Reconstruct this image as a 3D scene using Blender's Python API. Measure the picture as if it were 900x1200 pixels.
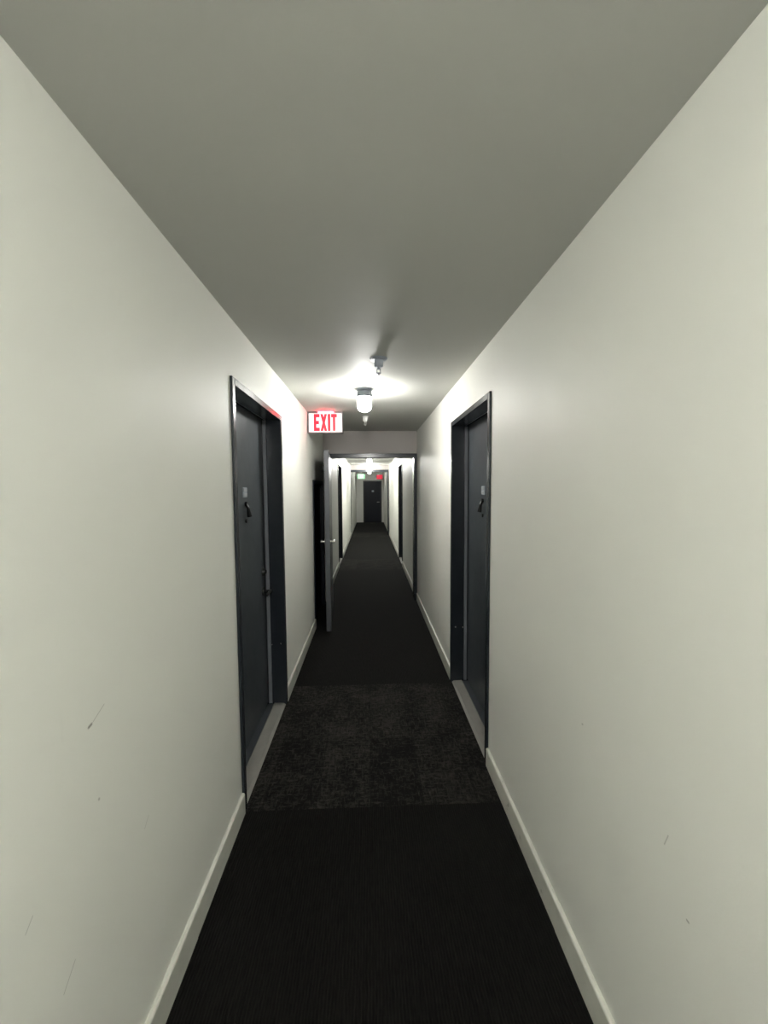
import bpy, bmesh, math, random
from mathutils import Matrix, Vector

random.seed(7)
for o in list(bpy.data.objects):
    bpy.data.objects.remove(o)
C = bpy.context.scene
COL = C.collection

# ------------------------------------------------------------------ camera
CAM_H = 1.58
YAW, PITCH, ROLL, FPX = .0366, -.0604, -.0069, 455.0
cy, sy = math.cos(YAW), math.sin(YAW)
cp, sp = math.cos(PITCH), math.sin(PITCH)
cr, sr = math.cos(ROLL), math.sin(ROLL)
F = Vector((sy * cp, cy * cp, sp))
R0 = Vector((cy, -sy, 0))
U0 = R0.cross(F)
Rv = R0 * cr + U0 * sr
Uv = -R0 * sr + U0 * cr
cam = bpy.data.cameras.new('camera')
cam.sensor_fit = 'HORIZONTAL'
cam.sensor_width = 36
cam.lens = FPX / 900 * 36
cam.clip_start = .02
co = bpy.data.objects.new('camera', cam)
COL.objects.link(co)
m = Matrix.Identity(4)
for i in range(3):
    m[i][0], m[i][1], m[i][2] = Rv[i], Uv[i], -F[i]
m[2][3] = CAM_H
co.matrix_world = m
C.camera = co

# ------------------------------------------------------------------ world, exposure, lamp powers
w = bpy.data.worlds.new('world')
C.world = w
w.use_nodes = True
w.node_tree.nodes['Background'].inputs[0].default_value = (0, 0, 0, 1)
w.node_tree.nodes['Background'].inputs[1].default_value = 0
C.view_settings.view_transform = 'Standard'
C.view_settings.look = 'None'
C.view_settings.gamma = 1
C.view_settings.use_curve_mapping = False
C.view_settings.exposure = 3.5
LAMP_TINT = (1.0, .995, .955)
# distance along the corridor, sideways position, emission of the glass
LAMPS = [(3.15, -.035, 17.5), (9.8, 0.0, 36.0), (12.55, 0.0, 20.0), (16.4, 0.0, 8.0), (-1.1, 0.0, 46.0)]

# ------------------------------------------------------------------ dimensions
XL, XR, H = -.634, .661, 2.371
Y0, Y1 = -4.2, 18.3
WT = .22

# ------------------------------------------------------------------ materials
def nodes(name):
    mt = bpy.data.materials.new(name)
    mt.use_nodes = True
    nt = mt.node_tree
    return mt, nt, nt.nodes['Principled BSDF']

def N(nt, t, **k):
    n = nt.nodes.new(t)
    for a, b in k.items():
        setattr(n, a, b)
    return n

def setin(n, **k):
    for a, b in k.items():
        n.inputs[a.replace('_', ' ')].default_value = b

def L(nt, a, b):
    nt.links.new(a, b)

def math_(nt, op, a, b=None, clamp=False):
    n = N(nt, 'ShaderNodeMath', operation=op, use_clamp=clamp)
    for i, v in enumerate((a, b)):
        if v is None:
            continue
        if isinstance(v, (int, float)):
            n.inputs[i].default_value = v
        else:
            L(nt, v, n.inputs[i])
    return n.outputs[0]

def mix_(nt, fac, a, b):
    n = N(nt, 'ShaderNodeMix', data_type='RGBA')
    for i, v in ((0, fac), (6, a), (7, b)):
        if isinstance(v, (int, float, tuple)):
            n.inputs[i].default_value = v if not isinstance(v, tuple) else (*v[:3], 1)
        else:
            L(nt, v, n.inputs[i])
    return n.outputs[2]

def objco(nt):
    return N(nt, 'ShaderNodeTexCoord').outputs['Object']

def noise(nt, vec, scale, detail=3, rough=.5):
    n = N(nt, 'ShaderNodeTexNoise')
    setin(n, Scale=scale, Detail=detail, Roughness=rough)
    L(nt, vec, n.inputs['Vector'])
    return n.outputs['Fac']

def mapping(nt, vec, scale):
    n = N(nt, 'ShaderNodeMapping')
    n.inputs['Scale'].default_value = scale
    L(nt, vec, n.inputs['Vector'])
    return n.outputs[0]

def ramp(nt, fac, a, b):
    n = N(nt, 'ShaderNodeMapRange')
    setin(n, From_Min=a, From_Max=b)
    L(nt, fac, n.inputs['Value'])
    return n.outputs['Result']

def bump(nt, bs, h, strength, dist):
    n = N(nt, 'ShaderNodeBump')
    setin(n, Strength=strength, Distance=dist)
    L(nt, h, n.inputs['Height'])
    L(nt, n.outputs[0], bs.inputs['Normal'])

def segment_mark(nt, vec, a, b, width):
    """1 on a thin stroke from a to b (object space), 0 elsewhere"""
    a, b = Vector(a), Vector(b)
    d = (b - a)
    ln = d.length
    d.normalize()
    s = N(nt, 'ShaderNodeVectorMath', operation='SUBTRACT')
    L(nt, vec, s.inputs[0]); s.inputs[1].default_value = a
    dt = N(nt, 'ShaderNodeVectorMath', operation='DOT_PRODUCT')
    L(nt, s.outputs[0], dt.inputs[0]); dt.inputs[1].default_value = d
    t = math_(nt, 'MAXIMUM', math_(nt, 'MINIMUM', dt.outputs['Value'], ln), 0.0)
    sc = N(nt, 'ShaderNodeVectorMath', operation='SCALE')
    sc.inputs[0].default_value = d
    L(nt, t, sc.inputs['Scale'])
    df = N(nt, 'ShaderNodeVectorMath', operation='SUBTRACT')
    L(nt, s.outputs[0], df.inputs[0]); L(nt, sc.outputs[0], df.inputs[1])
    le = N(nt, 'ShaderNodeVectorMath', operation='LENGTH')
    L(nt, df.outputs[0], le.inputs[0])
    return ramp(nt, le.outputs['Value'], width, width * .3)

def wall_paint(name, base, marks=(), rough=.52, spec=.38):
    mt, nt, bs = nodes(name)
    v = objco(nt)
    big = ramp(nt, noise(nt, v, 1.3, 4, .6), .3, .75)
    col = mix_(nt, math_(nt, 'MULTIPLY', big, .35), base, tuple(c * .93 for c in base))
    smudge = ramp(nt, noise(nt, mapping(nt, v, (1, 1, .45)), 9, 5, .75), .66, .8)
    col = mix_(nt, math_(nt, 'MULTIPLY', smudge, .10), col, (.42, .42, .38))
    for a, b, wd, k in marks:
        col = mix_(nt, math_(nt, 'MULTIPLY', segment_mark(nt, v, a, b, wd), k), col, (.16, .15, .13))
    L(nt, col, bs.inputs['Base Color'])
    r = math_(nt, 'ADD', math_(nt, 'MULTIPLY', noise(nt, v, 5, 3), .12), rough - .06)
    L(nt, r, bs.inputs['Roughness'])
    bs.inputs['Specular IOR Level'].default_value = spec
    h = math_(nt, 'ADD', noise(nt, v, 2.2, 2), math_(nt, 'MULTIPLY', noise(nt, v, 160, 2), .03))
    bump(nt, bs, h, .5, .012)
    return mt

WALL = (.80, .805, .75)
M = {}
M['wall_left'] = wall_paint('left_wall_paint', WALL, [
    ((XL, .877, 1.054), (XL, .916, 1.074), .0016, .45),
    ((XL, .864, 1.050), (XL, .872, 1.052), .005, .8),
    ((XL, .684, .773), (XL, .70, .79), .0016, .4),
    ((XL, .883, .866), (XL, .884, .864), .004, .5),
    ((XL, .757, .552), (XL, .79, .585), .0016, .45),
    ((XL, 1.05, .64), (XL, 1.07, .66), .002, .3)])
M['wall_right'] = wall_paint('right_wall_paint', WALL, [
    ((XR, .738, .666), (XR, .742, .666), .0035, .6),
    ((XR, 1.151, .838), (XR, 1.155, .836), .004, .4),
    ((XR, 3.72, .36), (XR, 3.72, .26), .008, .35),
    ((XR, .80, .80), (XR, .81, .77), .002, .4)])
M['wall'] = wall_paint('end_wall_paint', WALL)
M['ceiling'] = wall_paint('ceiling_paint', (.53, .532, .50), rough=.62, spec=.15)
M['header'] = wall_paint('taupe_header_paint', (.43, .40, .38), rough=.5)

def simple(name, col, rough=.4, metal=0.0, spec=.5, bumpk=0.0):
    mt, nt, bs = nodes(name)
    v = objco(nt)
    n = ramp(nt, noise(nt, v, 14, 4, .6), .3, .7)
    L(nt, mix_(nt, n, tuple(c * .92 for c in col), tuple(min(1, c * 1.06) for c in col)), bs.inputs['Base Color'])
    L(nt, math_(nt, 'ADD', math_(nt, 'MULTIPLY', n, .06), rough - .03), bs.inputs['Roughness'])
    setin(bs, Metallic=metal)
    bs.inputs['Specular IOR Level'].default_value = spec
    if bumpk:
        bump(nt, bs, noise(nt, v, 60, 2), bumpk, .002)
    return mt

M['baseboard'] = simple('baseboard_paint', (.64, .645, .58), .30)
M['door'] = simple('slate_door_paint', (.052, .060, .068), .36, bumpk=.15)
M['frame'] = simple('dark_frame_gloss', (.022, .027, .034), .24)
M['strip'] = simple('pale_rebate_grey', (.20, .21, .235), .45)  # paler grey for the strip in the door rebate
M['fire'] = simple('grey_fire_door_paint', (.085, .09, .10), .34)
M['navy'] = simple('navy_door_paint', (.006, .008, .015), .4, spec=.25)
M['black'] = simple('black_metal', (.008, .009, .009), .35)
M['chrome'] = simple('satin_steel', (.62, .61, .58), .28, 1.0)
M['plate'] = simple('number_plate_grey', (.42, .44, .46), .4)
M['threshold'] = simple('worn_grey_threshold', (.25, .245, .225), .5, bumpk=.6)
M['collar'] = simple('grey_lamp_collar', (.075, .085, .10), .5)
M['white_metal'] = simple('white_enamel', (.8, .8, .78), .35)
M['grey_metal'] = simple('flare_tinted_enamel', (.38, .42, .48), .4)  # lightened bluish base imitates lens flare over the near sprinkler
M['sign_box'] = simple('sign_housing', (.16, .14, .14), .45)

def emit(name, col, strength, base=(.8, .8, .8)):
    mt, nt, bs = nodes(name)
    v = objco(nt)
    n = ramp(nt, noise(nt, v, 20, 2), 0, 1)
    bs.inputs['Base Color'].default_value = (*base, 1)
    bs.inputs['Emission Color'].default_value = (*col, 1)
    L(nt, math_(nt, 'ADD', math_(nt, 'MULTIPLY', n, strength * .08), strength * .96), bs.inputs['Emission Strength'])
    return mt

M['face'] = emit('backlit_white_panel', (1, .95, .88), .065)
M['red'] = emit('lit_red_letters', (1, .015, .06), .085, (.15, .004, .008))
M['red_glow'] = emit('added_red_glow', (1, .025, .045), 9.0, (.3, .01, .02))  # emitter added to redden the ceiling above the near sign
M['green'] = emit('lit_green_panel', (.32, .85, .42), .045, (.2, .6, .3))
M['red_dim'] = emit('lit_dark_red_panel', (.55, .03, .07), .05, (.3, .02, .03))

# carpets: fine ribs running along the corridor / mottled woven planks
def carpet_plain():
    mt, nt, bs = nodes('ribbed_charcoal_carpet')
    v = objco(nt)
    sx = N(nt, 'ShaderNodeSeparateXYZ'); L(nt, v, sx.inputs[0])
    wob = math_(nt, 'MULTIPLY', math_(nt, 'SUBTRACT', noise(nt, mapping(nt, v, (3, 3, 1)), 3, 2), .5), .01)
    rib = math_(nt, 'SINE', math_(nt, 'MULTIPLY', math_(nt, 'ADD', sx.outputs[0], wob), 2 * math.pi / .0105))
    rib = ramp(nt, rib, -.3, 1)
    flk = noise(nt, mapping(nt, v, (160, 22, 1)), 1, 4, .7)
    fl = ramp(nt, flk, .42, .68)
    col = mix_(nt, math_(nt, 'MULTIPLY', rib, ramp(nt, noise(nt, mapping(nt, v, (90, 12, 1)), 1, 3, .6), .30, .62)), (.0002, .0002, .00015), (.0078, .0075, .0060))
    col = mix_(nt, math_(nt, 'MULTIPLY', fl, .55), col, (.011, .0105, .0085))
    yy = math_(nt, 'FRACT', math_(nt, 'DIVIDE', math_(nt, 'ADD', sx.outputs[1], 10 - 1.27 + .0), .61))
    seam = math_(nt, 'LESS_THAN', yy, .008)
    col = mix_(nt, math_(nt, 'MULTIPLY', seam, .5), col, (.0012, .0012, .0012))
    L(nt, col, bs.inputs['Base Color'])
    setin(bs, Roughness=.95, Sheen_Weight=.022, Sheen_Roughness=.45)
    bs.inputs['Specular IOR Level'].default_value = .15
    h = math_(nt, 'ADD', rib, math_(nt, 'MULTIPLY', flk, .8))
    bump(nt, bs, h, .6, .003)
    return mt

def carpet_pattern():
    mt, nt, bs = nodes('mottled_plank_carpet')
    v = objco(nt)
    mp = N(nt, 'ShaderNodeMapping')
    mp.inputs['Rotation'].default_value = (0, 0, math.pi / 2)
    mp.inputs['Location'].default_value = (10 - 1.84, .01, 0)
    L(nt, v, mp.inputs[0])
    br = N(nt, 'ShaderNodeTexBrick')
    br.offset = .5
    setin(br, Color1=(0, 0, 0, 1), Color2=(1, 1, 1, 1), Mortar=(.0, .0, .0, 1), Scale=1.0,
          Mortar_Size=.0025, Brick_Width=.61, Row_Height=.27, Bias=0.0)
    br.inputs['Mortar Smooth'].default_value = .3
    L(nt, mp.outputs[0], br.inputs[0])
    tone = N(nt, 'ShaderNodeSeparateColor'); L(nt, br.outputs['Color'], tone.inputs[0])
    a = noise(nt, mapping(nt, v, (24, 70, 1)), 1, 4, .75)
    b = noise(nt, mapping(nt, v, (85, 20, 1)), 1, 4, .75)
    patch = noise(nt, v, 5.5, 4, .6)
    k = math_(nt, 'ADD', math_(nt, 'MULTIPLY', math_(nt, 'MAXIMUM', a, b), 1.5), math_(nt, 'MULTIPLY', patch, .45))
    k = math_(nt, 'ADD', k, math_(nt, 'MULTIPLY', tone.outputs[0], .13))
    k = ramp(nt, k, 1.02, 1.46)
    col = mix_(nt, k, (.0030, .0029, .0025), (.056, .052, .045))
    col = mix_(nt, math_(nt, 'MULTIPLY', br.outputs['Fac'], .6), col, (.008, .008, .007))
    L(nt, col, bs.inputs['Base Color'])
    setin(bs, Roughness=.95, Sheen_Weight=.022, Sheen_Roughness=.45)
    bs.inputs['Specular IOR Level'].default_value = .15
    bump(nt, bs, k, .6, .003)
    return mt

M['carpet'] = carpet_plain()
M['carpet2'] = carpet_pattern()

# ------------------------------------------------------------------ mesh helpers
def box(bm, x0, x1, y0, y1, z0, z1, mi=0):
    r = bmesh.ops.create_cube(bm, size=1)
    for v in r['verts']:
        v.co = Vector(((x0 + x1) / 2 + v.co.x * (x1 - x0), (y0 + y1) / 2 + v.co.y * (y1 - y0), (z0 + z1) / 2 + v.co.z * (z1 - z0)))
    fs = {f for v in r['verts'] for f in v.link_faces}
    for f in fs:
        f.material_index = mi
    return r['verts']

def tube(bm, p, q, r0, r1=None, seg=24):
    """closed cylinder or cone from p to q"""
    p, q = Vector(p), Vector(q)
    d = q - p
    rr = bmesh.ops.create_cone(bm, cap_ends=True, segments=seg, radius1=r0, radius2=r0 if r1 is None else r1, depth=d.length)
    mt = Matrix.Translation((p + q) / 2) @ d.to_track_quat('Z', 'Y').to_matrix().to_4x4()
    for v in rr['verts']:
        v.co = mt @ v.co
    return rr['verts']

def lathe(bm, prof, c, seg=40):
    """prof: (radius, z) pairs from top to bottom, closed at both ends"""
    rings = []
    for r, z in prof:
        if r < 1e-6:
            rings.append([bm.verts.new((c[0], c[1], c[2] + z))])
        else:
            rings.append([bm.verts.new((c[0] + r * math.cos(2 * math.pi * i / seg), c[1] + r * math.sin(2 * math.pi * i / seg), c[2] + z)) for i in range(seg)])
    for a, b in zip(rings, rings[1:]):
        for i in range(seg):
            j = (i + 1) % seg
            if len(a) == 1 and len(b) == 1:
                continue
            if len(a) == 1:
                bm.faces.new((a[0], b[i], b[j]))
            elif len(b) == 1:
                bm.faces.new((a[i], b[0], a[j]))
            else:
                bm.faces.new((a[i], b[i], b[j], a[j]))

def obj(name, bm, mats, parent=None, bevel=0.0, smooth=False, seg=2):
    bmesh.ops.recalc_face_normals(bm, faces=bm.faces)
    me = bpy.data.meshes.new(name)
    bm.to_mesh(me)
    bm.free()
    for mm in (mats if isinstance(mats, (list, tuple)) else [mats]):
        me.materials.append(mm)
    o = bpy.data.objects.new(name, me)
    COL.objects.link(o)
    if parent is not None:
        o.parent = parent
    if bevel:
        b = o.modifiers.new('bevel', 'BEVEL')
        b.width = bevel
        b.segments = seg
        b.limit_method = 'ANGLE'
    if smooth:
        for p in me.polygons:
            p.use_smooth = True
        try:
            me.set_sharp_from_angle(angle=math.radians(40))
        except Exception:
            pass
    return o

def tag(o, label=None, cat=None, group=None, kind=None):
    for k, v in (('label', label), ('category', cat), ('group', group), ('kind', kind)):
        if v:
            o[k] = v
    return o

def empty(name, loc=(0, 0, 0)):
    e = bpy.data.objects.new(name, None)
    e.location = loc
    COL.objects.link(e)
    return e

B = bmesh.new

# ------------------------------------------------------------------ structure
PATTERN = [(1.84, 3.05), (7.48, 8.66), (12.6, 13.9), (17.2, 18.3)]
bm = B()
y = Y0
segs = []
for a, b in PATTERN:
    segs += [(y, a, 0), (a, b, 1)]
    y = b
vprev = None
bt = []
for a, b, mi in segs:
    if b - a > 1e-6:
        x0, x1 = XL - WT, XR + WT
        vs = [bm.verts.new(c) for c in ((x0, a, 0), (x1, a, 0), (x1, b, 0), (x0, b, 0))]
        f = bm.faces.new(vs); f.material_index = mi
r = bmesh.ops.extrude_face_region(bm, geom=list(bm.faces))
for v in [g for g in r['geom'] if isinstance(g, bmesh.types.BMVert)]:
    v.co.z -= .08
bmesh.ops.remove_doubles(bm, verts=bm.verts, dist=1e-5)
fl = obj('floor', bm, [M['carpet'], M['carpet2']])
tag(fl, 'dark charcoal corridor carpet with mottled planks in front of the doors', 'floor', kind='structure')

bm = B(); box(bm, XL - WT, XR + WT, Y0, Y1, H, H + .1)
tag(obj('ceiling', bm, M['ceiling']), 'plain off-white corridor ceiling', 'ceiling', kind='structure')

DH = 2.10          # height of door openings
L_OPEN = [(1.83, 2.83, DH), (4.36, 5.30, 1.68), (7.8, 8.8, DH)]
R_OPEN = [(2.10, 3.10, DH), (7.8, 8.8, DH)]

def side_wall(name, x0, x1, openings, mat, label):
    bm = B()
    y = Y0
    for a, b, h in openings:
        box(bm, x0, x1, y, a, 0, H)
        box(bm, x0, x1, a, b, h, H)
        y = b
    box(bm, x0, x1, y, Y1, 0, H)
    bmesh.ops.remove_doubles(bm, verts=bm.verts, dist=1e-5)
    return tag(obj(name, bm, mat), label, 'wall', kind='structure')

side_wall('wall_left', XL - WT, XL, L_OPEN, M['wall_left'], 'long off-white wall on the left of the corridor')
side_wall('wall_right', XR, XR + WT, R_OPEN, M['wall_right'], 'long off-white wall on the right of the corridor')

END = (-.30, .56, 1.95)
bm = B()
box(bm, XL, END[0], Y1 - .12, Y1, 0, H); box(bm, END[1], XR, Y1 - .12, Y1, 0, H); box(bm, END[0], END[1], Y1 - .12, Y1, END[2], H)
tag(obj('wall_end', bm, M['wall']), 'far end wall of the corridor around the last dark door', 'wall', kind='structure')
bm = B(); box(bm, XL, XR, Y0, Y0 + .12, 0, H)
tag(obj('wall_back', bm, M['wall']), 'off-white wall closing the corridor behind the viewer', 'wall', kind='structure')

# fire-door partitions across the corridor
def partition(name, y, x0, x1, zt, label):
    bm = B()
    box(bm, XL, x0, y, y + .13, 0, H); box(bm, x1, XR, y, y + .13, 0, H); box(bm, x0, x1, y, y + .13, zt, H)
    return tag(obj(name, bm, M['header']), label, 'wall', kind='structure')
P1 = (5.40, -.60, .645, 2.05)
P2 = (13.1, -.628, .63, 2.20)
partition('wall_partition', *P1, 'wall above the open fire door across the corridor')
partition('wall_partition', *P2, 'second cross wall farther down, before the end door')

# baseboards, in lengths between the doors
def baseboard(side, y0, y1, dz, dx, label):
    X = XL if side == 'left' else XR
    s = 1 if side == 'left' else -1
    h, t = .104 + dz, .0135 + dx
    prof = [(0, 0), (t, 0), (t, h - .006), (t - .002, h - .002), (t - .006, h), (0, h + .001)]
    bm = B()
    ends = []
    for y in (y0, y1):
        ends.append([bm.verts.new((X + s * a, y, z)) for a, z in prof])
    n = len(prof)
    for i in range(n):
        j = (i + 1) % n
        bm.faces.new((ends[0][i], ends[0][j], ends[1][j], ends[1][i]))
    bm.faces.new(ends[0]); bm.faces.new(ends[1])
    return tag(obj('baseboard_' + side, bm, M['baseboard']), label, 'baseboard', kind='structure')

baseboard('left', Y0 + .12, 1.30, .004, .0015, 'off-white baseboard on the left wall, nearest length')
baseboard('left', 1.30, 1.83, 0, 0, 'off-white baseboard on the left wall up to the near left door')
baseboard('left', 2.83, 4.36, 0, 0, 'off-white baseboard between the near left door and the open fire door')
baseboard('left', 5.53, 7.8, 0, 0, 'left baseboard just beyond the fire door opening')
baseboard('left', 8.8, 13.1, 0, 0, 'left baseboard in the far corridor before the second cross wall')
baseboard('left', 13.23, 18.18, 0, 0, 'left baseboard at the far end of the corridor')
baseboard('right', Y0 + .12, 1.27, .004, .0015, 'off-white baseboard on the right wall, nearest length')
baseboard('right', 1.27, 1.72, .001, .0005, 'off-white baseboard on the right wall, second length')
baseboard('right', 1.72, 2.10, 0, 0, 'short right baseboard touching the near right door frame')
baseboard('right', 3.10, 5.4, 0, 0, 'off-white baseboard between the near right door and the cross wall')
baseboard('right', 5.53, 7.8, 0, 0, 'right baseboard just beyond the fire door opening')
baseboard('right', 8.8, 13.1, 0, 0, 'right baseboard in the far corridor before the second cross wall')
baseboard('right', 13.23, 18.18, 0, 0, 'right baseboard at the far end of the corridor')

# ------------------------------------------------------------------ unit doors in the side walls
def unit_door(num, side, y0, y1, label, detail=True, group=None):
    s = 1 if side == 'left' else -1            # +1: the corridor lies towards +x
    X = XL if side == 'left' else XR
    root = empty('door_%d' % num, (X, (y0 + y1) / 2, 0))
    tag(root, label, 'door', group, 'structure')
    def bx(bm, d0, d1, a, b, z0, z1):          # d: depth measured from the wall face INTO the wall
        xs = sorted((-s * d0, -s * d1))
        box(bm, xs[0], xs[1], a, b, z0, z1)
    hw = (y1 - y0) / 2
    FW, PR, REC = .036, .012, .125             # face width, proud of wall, depth of leaf face
    bm = B()
    # U-shaped frame: faces and reveals (depth from -PR to wall thickness)
    bx(bm, -PR, REC - .032, -hw, -hw + FW, 0, DH)
    bx(bm, -PR, REC - .032, hw - FW, hw, 0, DH)
    bx(bm, -PR, REC - .032, -hw + FW, hw - FW, DH - FW, DH)
    fr = obj('door_frame', bm, M['frame'], root, bevel=.003)
    # back part of the frame, behind the leaf stop
    bm = B()
    bx(bm, REC - .032, WT - .005, -hw, -hw + FW - .012, 0, DH)
    bx(bm, REC - .032, WT - .005, hw - FW + .012, hw, 0, DH)
    bx(bm, REC - .032, WT - .005, -hw + FW - .012, hw - FW + .012, DH - FW + .012, DH)
    obj('rebate', bm, M['frame'], fr)
    # paler grey strip lining the rebate
    bm = B()
    t = .004
    bx(bm, REC - .031, REC - .008, hw - FW - t + .012 - .010, hw - FW + .0119, .012, DH - FW)
    bx(bm, REC - .031, REC - .008, -hw + FW - .0119, -hw + FW + t - .002, .012, DH - FW)
    bx(bm, REC - .031, REC - .022, -hw + FW, hw - FW, DH - FW + .002, DH - FW + .0119)
    obj('rebate_strip', bm, M['strip'], fr)
    # threshold
    bm = B()
    vs = []
    for yy in (-hw + FW + .001, hw - FW - .001):
        ring = [bm.verts.new((-s * d, yy, z)) for d, z in ((-.004, .0), (.012, .011), (.078, .013), (.084, 0))]
        vs.append(ring)
    for i in range(4):
        j = (i + 1) % 4
        bm.faces.new((vs[0][i], vs[0][j], vs[1][j], vs[1][i]))
    bm.faces.new(vs[0]); bm.faces.new(vs[1])
    obj('threshold', bm, M['threshold'], root)
    bm = B(); bx(bm, .0845, REC + .05, -hw + FW + .001, hw - FW - .001, .0, .007)  # dark strip between threshold and leaf
    obj('dark_sill_strip', bm, M['door'], root)
    # leaf
    bm = B()
    g = .004
    bx(bm, REC, REC + .045, -hw + FW - .012 + g, hw - FW + .012 - g, .018, DH - FW + .012 - g)
    leaf = obj('door_leaf', bm, M['door'], root, bevel=.002)
    if not detail:
        return root
    cy_ = .06
    # number plate: small backing with two pale raised bands
    bm = B(); bx(bm, REC - .004, REC + .001, cy_ - .036, cy_ + .036, 1.532, 1.592)
    pl = obj('number_plate', bm, M['grey_metal'], leaf, bevel=.002); pl['label'] = 'small pale grey number plate'
    bm = B(); bx(bm, REC - .007, REC - .003, cy_ - .03, cy_ + .03, 1.565, 1.588); bx(bm, REC - .007, REC - .003, cy_ - .03, cy_ + .03, 1.536, 1.559)
    obj('raised_band', bm, M['plate'], leaf, bevel=.002)
    # black door knocker with viewer
    bm = B()
    dx = -s
    tube(bm, (dx * (REC + .001), cy_ + .006, 1.492), (dx * (REC - .014), cy_ + .006, 1.492), .014)
    tube(bm, (dx * (REC - .005), cy_ + .006, 1.488), (dx * (REC - .022), cy_ - .004, 1.462), .010, .008)
    tube(bm, (dx * (REC - .020), cy_ - .004, 1.466), (dx * (REC - .024), cy_ + .010, 1.415), .009, .015)
    obj('door_knocker', bm, M['black'], leaf, smooth=True)['label'] = 'small black knocker'
    bm = B(); tube(bm, (dx * (REC + .001), cy_ + .010, 1.388), (dx * (REC - .008), cy_ + .010, 1.388), .013)
    obj('peephole', bm, M['black'], leaf, smooth=True)
    # lock and lever near the far edge of the left door, near edge of the right one
    hy = (hw - FW - .055) if side == 'left' else -(hw - FW - .055)
    q = 1 if side == 'left' else -1
    bm = B()
    tube(bm, (dx * (REC + .001), hy, 1.0), (dx * (REC - .018), hy, 1.0), .030, .026)
    tube(bm, (dx * (REC - .016), hy, 1.0), (dx * (REC - .026), hy, 1.0), .012)
    obj('deadbolt', bm, M['black'], leaf, smooth=True)
    bm = B()
    tube(bm, (dx * (REC + .001), hy, .86), (dx * (REC - .012), hy, .86), .032, .030)
    tube(bm, (dx * (REC - .01), hy, .86), (dx * (REC - .055), hy, .86), .011)
    tube(bm, (dx * (REC - .05), hy + q * .008, .862), (dx * (REC - .052), hy - q * .105, .856), .011, .008)
    obj('lever_handle', bm, M['black'], leaf, smooth=True)
    # screws / strike marks on the far jamb
    bm = B()
    for dd, z in ((.025, .455), (.085, .452)):
        tube(bm, (-s * dd, hw - FW + .001, z), (-s * dd, hw - FW - .003, z), .006, .005, 12)
    obj('screw', bm, M['chrome'], fr, smooth=True)
    return root

unit_door(1, 'left', 1.83, 2.83, 'near slate-grey apartment door on the left with black knocker and lever')
unit_door(2, 'right', 2.10, 3.10, 'near slate-grey apartment door in the right wall')
unit_door(5, 'left', 7.8, 8.8, 'dark apartment door in the left wall beyond the open fire door', detail=False)
unit_door(6, 'right', 7.8, 8.8, 'dark apartment door in the right wall beyond the open fire door', detail=False)

# ------------------------------------------------------------------ low dark panel behind the open fire door, built with frame and leaf
root = empty('door_4', (XL, 4.83, 0))
tag(root, 'low dark navy panel in the left wall behind the open fire door', 'door', kind='structure')
bm = B()
box(bm, -.10, .012, -.47, -.43, 0, 1.68); box(bm, -.10, .012, .43, .47, 0, 1.68); box(bm, -.10, .012, -.43, .43, 1.64, 1.68)
obj('door_frame', bm, M['navy'], root, bevel=.003)
bm = B(); box(bm, -.075, -.035, -.427, .427, .01, 1.637)
lf = obj('door_leaf', bm, M['navy'], root, bevel=.002)

# ------------------------------------------------------------------ cross frames and the open fire door
def cross_frame(root, P, top_t=.045, jamb=.03, jl=None):
    jl = jamb if jl is None else jl
    y, x0, x1, zt = P
    bm = B()
    box(bm, x0, x0 + jl, -.012, .142, 0, zt)
    box(bm, x1 - jamb, x1, -.012, .142, 0, zt)
    box(bm, x0 + jl, x1 - jamb, -.012, .142, zt - top_t, zt)
    # face trim lapping the wall
    box(bm, max(x0 - .02, XL + .001), x0, -.012, -.0005, 0, zt + .012); box(bm, x1, min(x1 + .014, XR - .001), -.012, -.0005, 0, zt + .012)
    box(bm, x0, x1, -.012, -.0005, zt, zt + .012)
    return obj('door_frame', bm, M['frame'], root, bevel=.002)

root = empty('door_3', (0, P1[0], 0))
tag(root, 'grey fire door standing open along the left wall under the exit sign', 'door', kind='structure')
cross_frame(root, P1)
bm = B()
LW = 1.175
box(bm, -.026, .026, -LW, 0, .012, 1.995)
leaf = obj('door_leaf', bm, M['fire'], root, bevel=.003)
leaf.location = (-.549, -.02, 0)
leaf.rotation_euler = (0, 0, math.radians(4.3))
bm = B()
tube(bm, (-.0255, -LW + .07, 1.0), (-.034, -LW + .07, 1.0), .028); tube(bm, (.0255, -LW + .07, 1.0), (.034, -LW + .07, 1.0), .028)
obj('handle_rose', bm, M['chrome'], leaf, smooth=True)
for s in (-1, 1):
    bm = B()
    tube(bm, (s * .03, -LW + .07, 1.0), (s * .075, -LW + .07, 1.0), .010)
    tube(bm, (s * .070, -LW + .062, 1.0), (s * .070, -LW + .19, 1.0), .010, .009)
    obj('lever_handle', bm, M['chrome'], leaf, smooth=True)['label'] = 'steel lever handle'
bm = B()
box(bm, -.072, -.0255, -.62, -.34, 1.80, 1.875)
cl = obj('door_closer', bm, M['black'], leaf, bevel=.006)
bm = B()
tube(bm, (-.046, -.40, 1.875), (-.046, -.40, 1.90), .012); tube(bm, (-.046, -.40, 1.895), (-.04, -.16, 1.905), .009); tube(bm, (-.04, -.16, 1.905), (.02, -.03, 1.985), .008)
obj('closer_arm', bm, M['black'], cl, smooth=True)
bm = B()
for z in (.25, 1.0, 1.75):
    tube(bm, (-.006, .008, z - .05), (-.006, .008, z + .05), .008, seg=16)
obj('hinge', bm, M['chrome'], leaf, smooth=True)

root = empty('door_7', (0, P2[0], 0))
tag(root, 'dark door frame of the second cross wall far down the corridor', 'door', kind='structure')
cross_frame(root, P2, .06, .03, .008)

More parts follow.
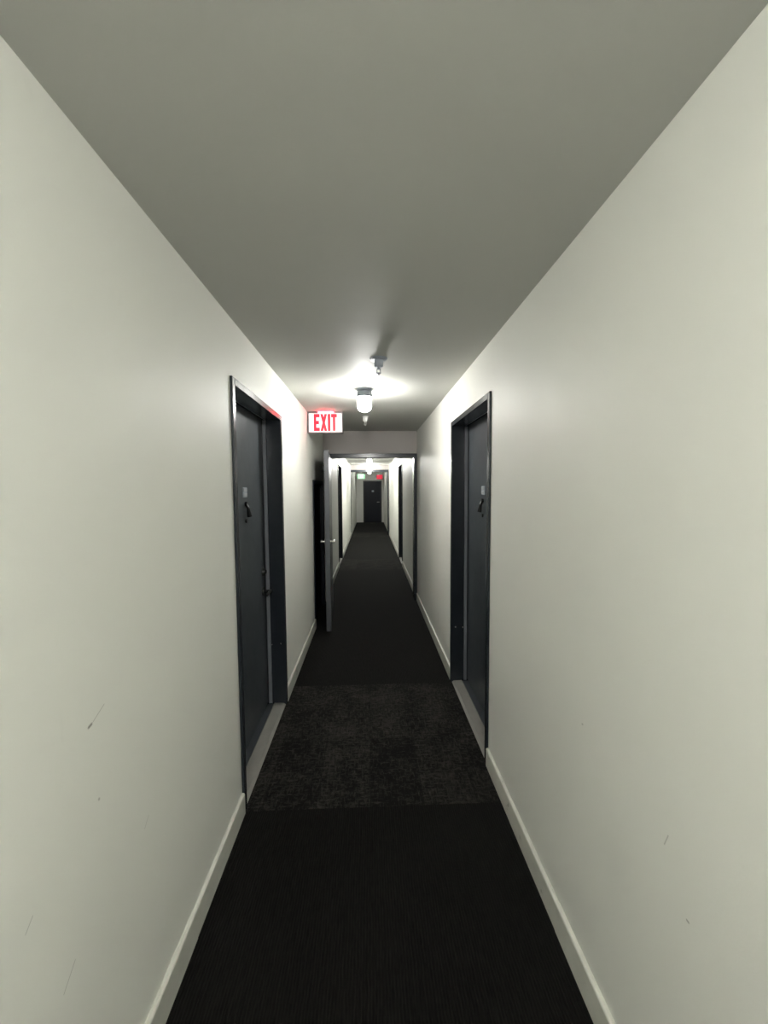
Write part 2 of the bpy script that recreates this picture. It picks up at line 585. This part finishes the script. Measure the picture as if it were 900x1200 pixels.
# ------------------------------------------------------------------ end door
root = empty('door_8', (0, Y1 - .12, 0))
tag(root, 'dark navy door closing the far end of the corridor', 'door', kind='structure')
x0, x1, zt = END
bm = B()
box(bm, x0, x0 + .05, -.012, .10, 0, zt); box(bm, x1 - .05, x1, -.012, .10, 0, zt); box(bm, x0 + .05, x1 - .05, -.012, .10, zt - .05, zt)
obj('door_frame', bm, M['black'], root, bevel=.003)
bm = B(); box(bm, x0 + .053, x1 - .053, .04, .085, .01, zt - .053)
lf = obj('door_leaf', bm, M['navy'], root, bevel=.002)
bm = B(); box(bm, .10, .20, .034, .041, 1.42, 1.50)
obj('number_plate', bm, M['grey_metal'], lf, bevel=.002)
bm = B(); tube(bm, (x1 - .12, .041, .95), (x1 - .12, -.01, .95), .012); tube(bm, (x1 - .11, -.01, .95), (x1 - .22, -.01, .95), .010)
obj('lever_handle', bm, M['chrome'], lf, smooth=True)

# ------------------------------------------------------------------ ceiling lamps (jelly-jar type)
LAMP_LABELS = ['lit white jar lamp on the ceiling in front of the first cross wall',
               'lit white jar lamp on the ceiling just beyond the open fire door',
               'small lit jar lamp just in front of the second cross wall',
               'smallest lit jar lamp near the far end door',
               'lit white jar lamp on the ceiling behind the viewer']
def jar_lamp(y, x, power, label):
    root = empty('ceiling_lamp', (x, y, H))
    tag(root, label, 'lamp', 'jar lamps along the ceiling')
    bm = B()
    lathe(bm, [(0, 0), (.060, 0), (.060, -.010), (.052, -.014), (0, -.014)], (0, 0, 0))
    obj('canopy', bm, M['grey_metal'], root, smooth=True)
    bm = B()
    lathe(bm, [(0, -.014), (.046, -.014), (.055, -.018), (.060, -.030), (.062, -.064), (.054, -.066), (0, -.066)], (0, 0, 0))
    obj('collar', bm, M['collar'], root, smooth=True)
    mt = emit('lamp_glass', LAMP_TINT, power, (.9, .9, .88))
    bm = B()
    lathe(bm, [(0, -.066), (.050, -.066), (.056, -.078), (.056, -.135), (.053, -.150), (.044, -.165), (.028, -.174), (0, -.178)], (0, 0, 0), 28)
    g = obj('glass_jar', bm, mt, root, smooth=True)
    g['label'] = 'glowing frosted glass jar'
    return root
for (y, x, p), lb in zip(LAMPS, LAMP_LABELS):
    jar_lamp(y, x, p, lb)

# ------------------------------------------------------------------ sprinkler heads
def sprinkler(x, y, mat, mat2, k, label):
    root = empty('sprinkler_head', (x, y, H))
    tag(root, label, 'sprinkler', 'sprinkler heads on the ceiling')
    bm = B(); lathe(bm, [(0, 0), (.056 * k, 0), (.050 * k, -.006), (.030 * k, -.010), (0, -.010)], (0, 0, 0))
    obj('escutcheon', bm, mat, root, smooth=True)
    bm = B(); lathe(bm, [(0, -.010), (.028, -.010), (.027, -.045), (.022, -.052), (0, -.052)], (0, 0, 0))
    obj('cup', bm, mat, root, smooth=True)
    bm = B()
    tube(bm, (0, 0, -.052), (0, 0, -.066), .009, .006)
    tube(bm, (.009, 0, -.060), (.010, 0, -.086), .0025, seg=8); tube(bm, (-.009, 0, -.060), (-.010, 0, -.086), .0025, seg=8)
    obj('frame_arms', bm, mat2, root, smooth=True)
    bm = B(); lathe(bm, [(0, -.086), (.016, -.086), (.016, -.089), (.006, -.092), (.004, -.098), (0, -.098)], (0, 0, 0), 20)
    obj('deflector', bm, mat2, root, smooth=True)
    return root
sprinkler(.062, 2.42, M['grey_metal'], M['grey_metal'], 1.0, 'sprinkler head in flare-tinted blue-grey on the ceiling nearer than the jar lamp')
sprinkler(-.040, 4.33, M['white_metal'], M['white_metal'], .7, 'small white sprinkler head between the jar lamp and the cross wall')

# ------------------------------------------------------------------ exit signs
GLYPH = {   # strokes as quads in a unit cell (w 0..1, h 0..1)
    'E': [((0, 0), (.42, 0), (.42, 1), (0, 1)), ((.42, .80), (1, .80), (1, 1), (.42, 1)), ((.42, .40), (.88, .40), (.88, .60), (.42, .60)), ((.42, 0), (1, 0), (1, .20), (.42, .20))],
    'X': [((0, 0), (.38, 0), (1, 1), (.62, 1)), ((.62, 0), (1, 0), (.69, .5), (.5, .194)), ((0, 1), (.38, 1), (.5, .806), (.31, .5))],
    'I': [((0, 0), (1, 0), (1, 1), (0, 1))],
    'T': [((0, .80), (1, .80), (1, 1), (0, 1)), ((.29, 0), (.71, 0), (.71, .80), (.29, .80))]}

def exit_sign(x0, x1, z0, z1, y, label, face, letters, glow_strip=None, stem=0.0):
    w_, h_ = x1 - x0, z1 - z0
    root = empty('exit_sign', ((x0 + x1) / 2, y, z0))
    tag(root, label, 'exit sign')
    bm = B()
    e = .011
    box(bm, -w_ / 2, w_ / 2, .004, .045, 0, h_)
    box(bm, -w_ / 2, w_ / 2, -.006, .004, 0, e); box(bm, -w_ / 2, w_ / 2, -.006, .004, h_ - e * 1.6, h_)
    box(bm, -w_ / 2, -w_ / 2 + e, -.006, .004, e, h_ - e * 1.6); box(bm, w_ / 2 - e, w_ / 2, -.006, .004, e, h_ - e * 1.6)
    hs = obj('housing', bm, M['sign_box'], root)
    if stem:
        bm = B(); lathe(bm, [(0, stem), (.05, stem), (.05, stem - .01), (.012, stem - .012), (.012, 0), (0, 0)], (0, .02, h_), 20)
        obj('canopy', bm, M['white_metal'], root, smooth=True)
    bm = B(); box(bm, -w_ / 2 + e, w_ / 2 - e, -.002, .0035, e, h_ - e * 1.6)
    obj('face_panel', bm, face, root)
    # letters
    lh = h_ * .80
    widths = [.062, .070, .028, .062]
    gap = .007
    k = (w_ * .665) / (sum(widths) + 3 * gap)
    x = -w_ * .332
    zb = e + (h_ - 2.6 * e - lh) / 2 + .002
    for ch, wd in zip('EXIT', widths):
        bm = B()
        for q in GLYPH[ch]:
            fr = [bm.verts.new((x + a * wd * k, -.0045, zb + b * lh)) for a, b in q]
            bk = [bm.verts.new((x + a * wd * k, -.0015, zb + b * lh)) for a, b in q]
            bm.faces.new(fr); bm.faces.new(bk)
            for i in range(4):
                bm.faces.new((fr[i], fr[(i + 1) % 4], bk[(i + 1) % 4], bk[i]))
        o = obj('letter', bm, letters, root)
        x += (wd + gap) * k
    if glow_strip:
        bm = B(); box(bm, -w_ * .20, w_ * .24, -.009, -.0062, h_ - .014, h_ - .003)
        obj('added_glow_strip', bm, glow_strip, root)  # added glowing strip, throws red light onto the ceiling
    return root

exit_sign(-.625, -.268, 2.152, 2.369, 4.05, 'white exit sign with glowing red letters beside the left wall', M['face'], M['red'], M['red_glow'])
exit_sign(.30, .595, 1.99, 2.20, 17.3, 'small red-lit exit sign at the far end on the right', M['red_dim'], M['red'], stem=H - 2.20)
exit_sign(-.54, -.19, 2.0, 2.23, 16.9, 'small green-lit exit sign at the far end on the left', M['green'], emit('pale_green_letters', (.7, 1, .75), .09), stem=H - 2.23)
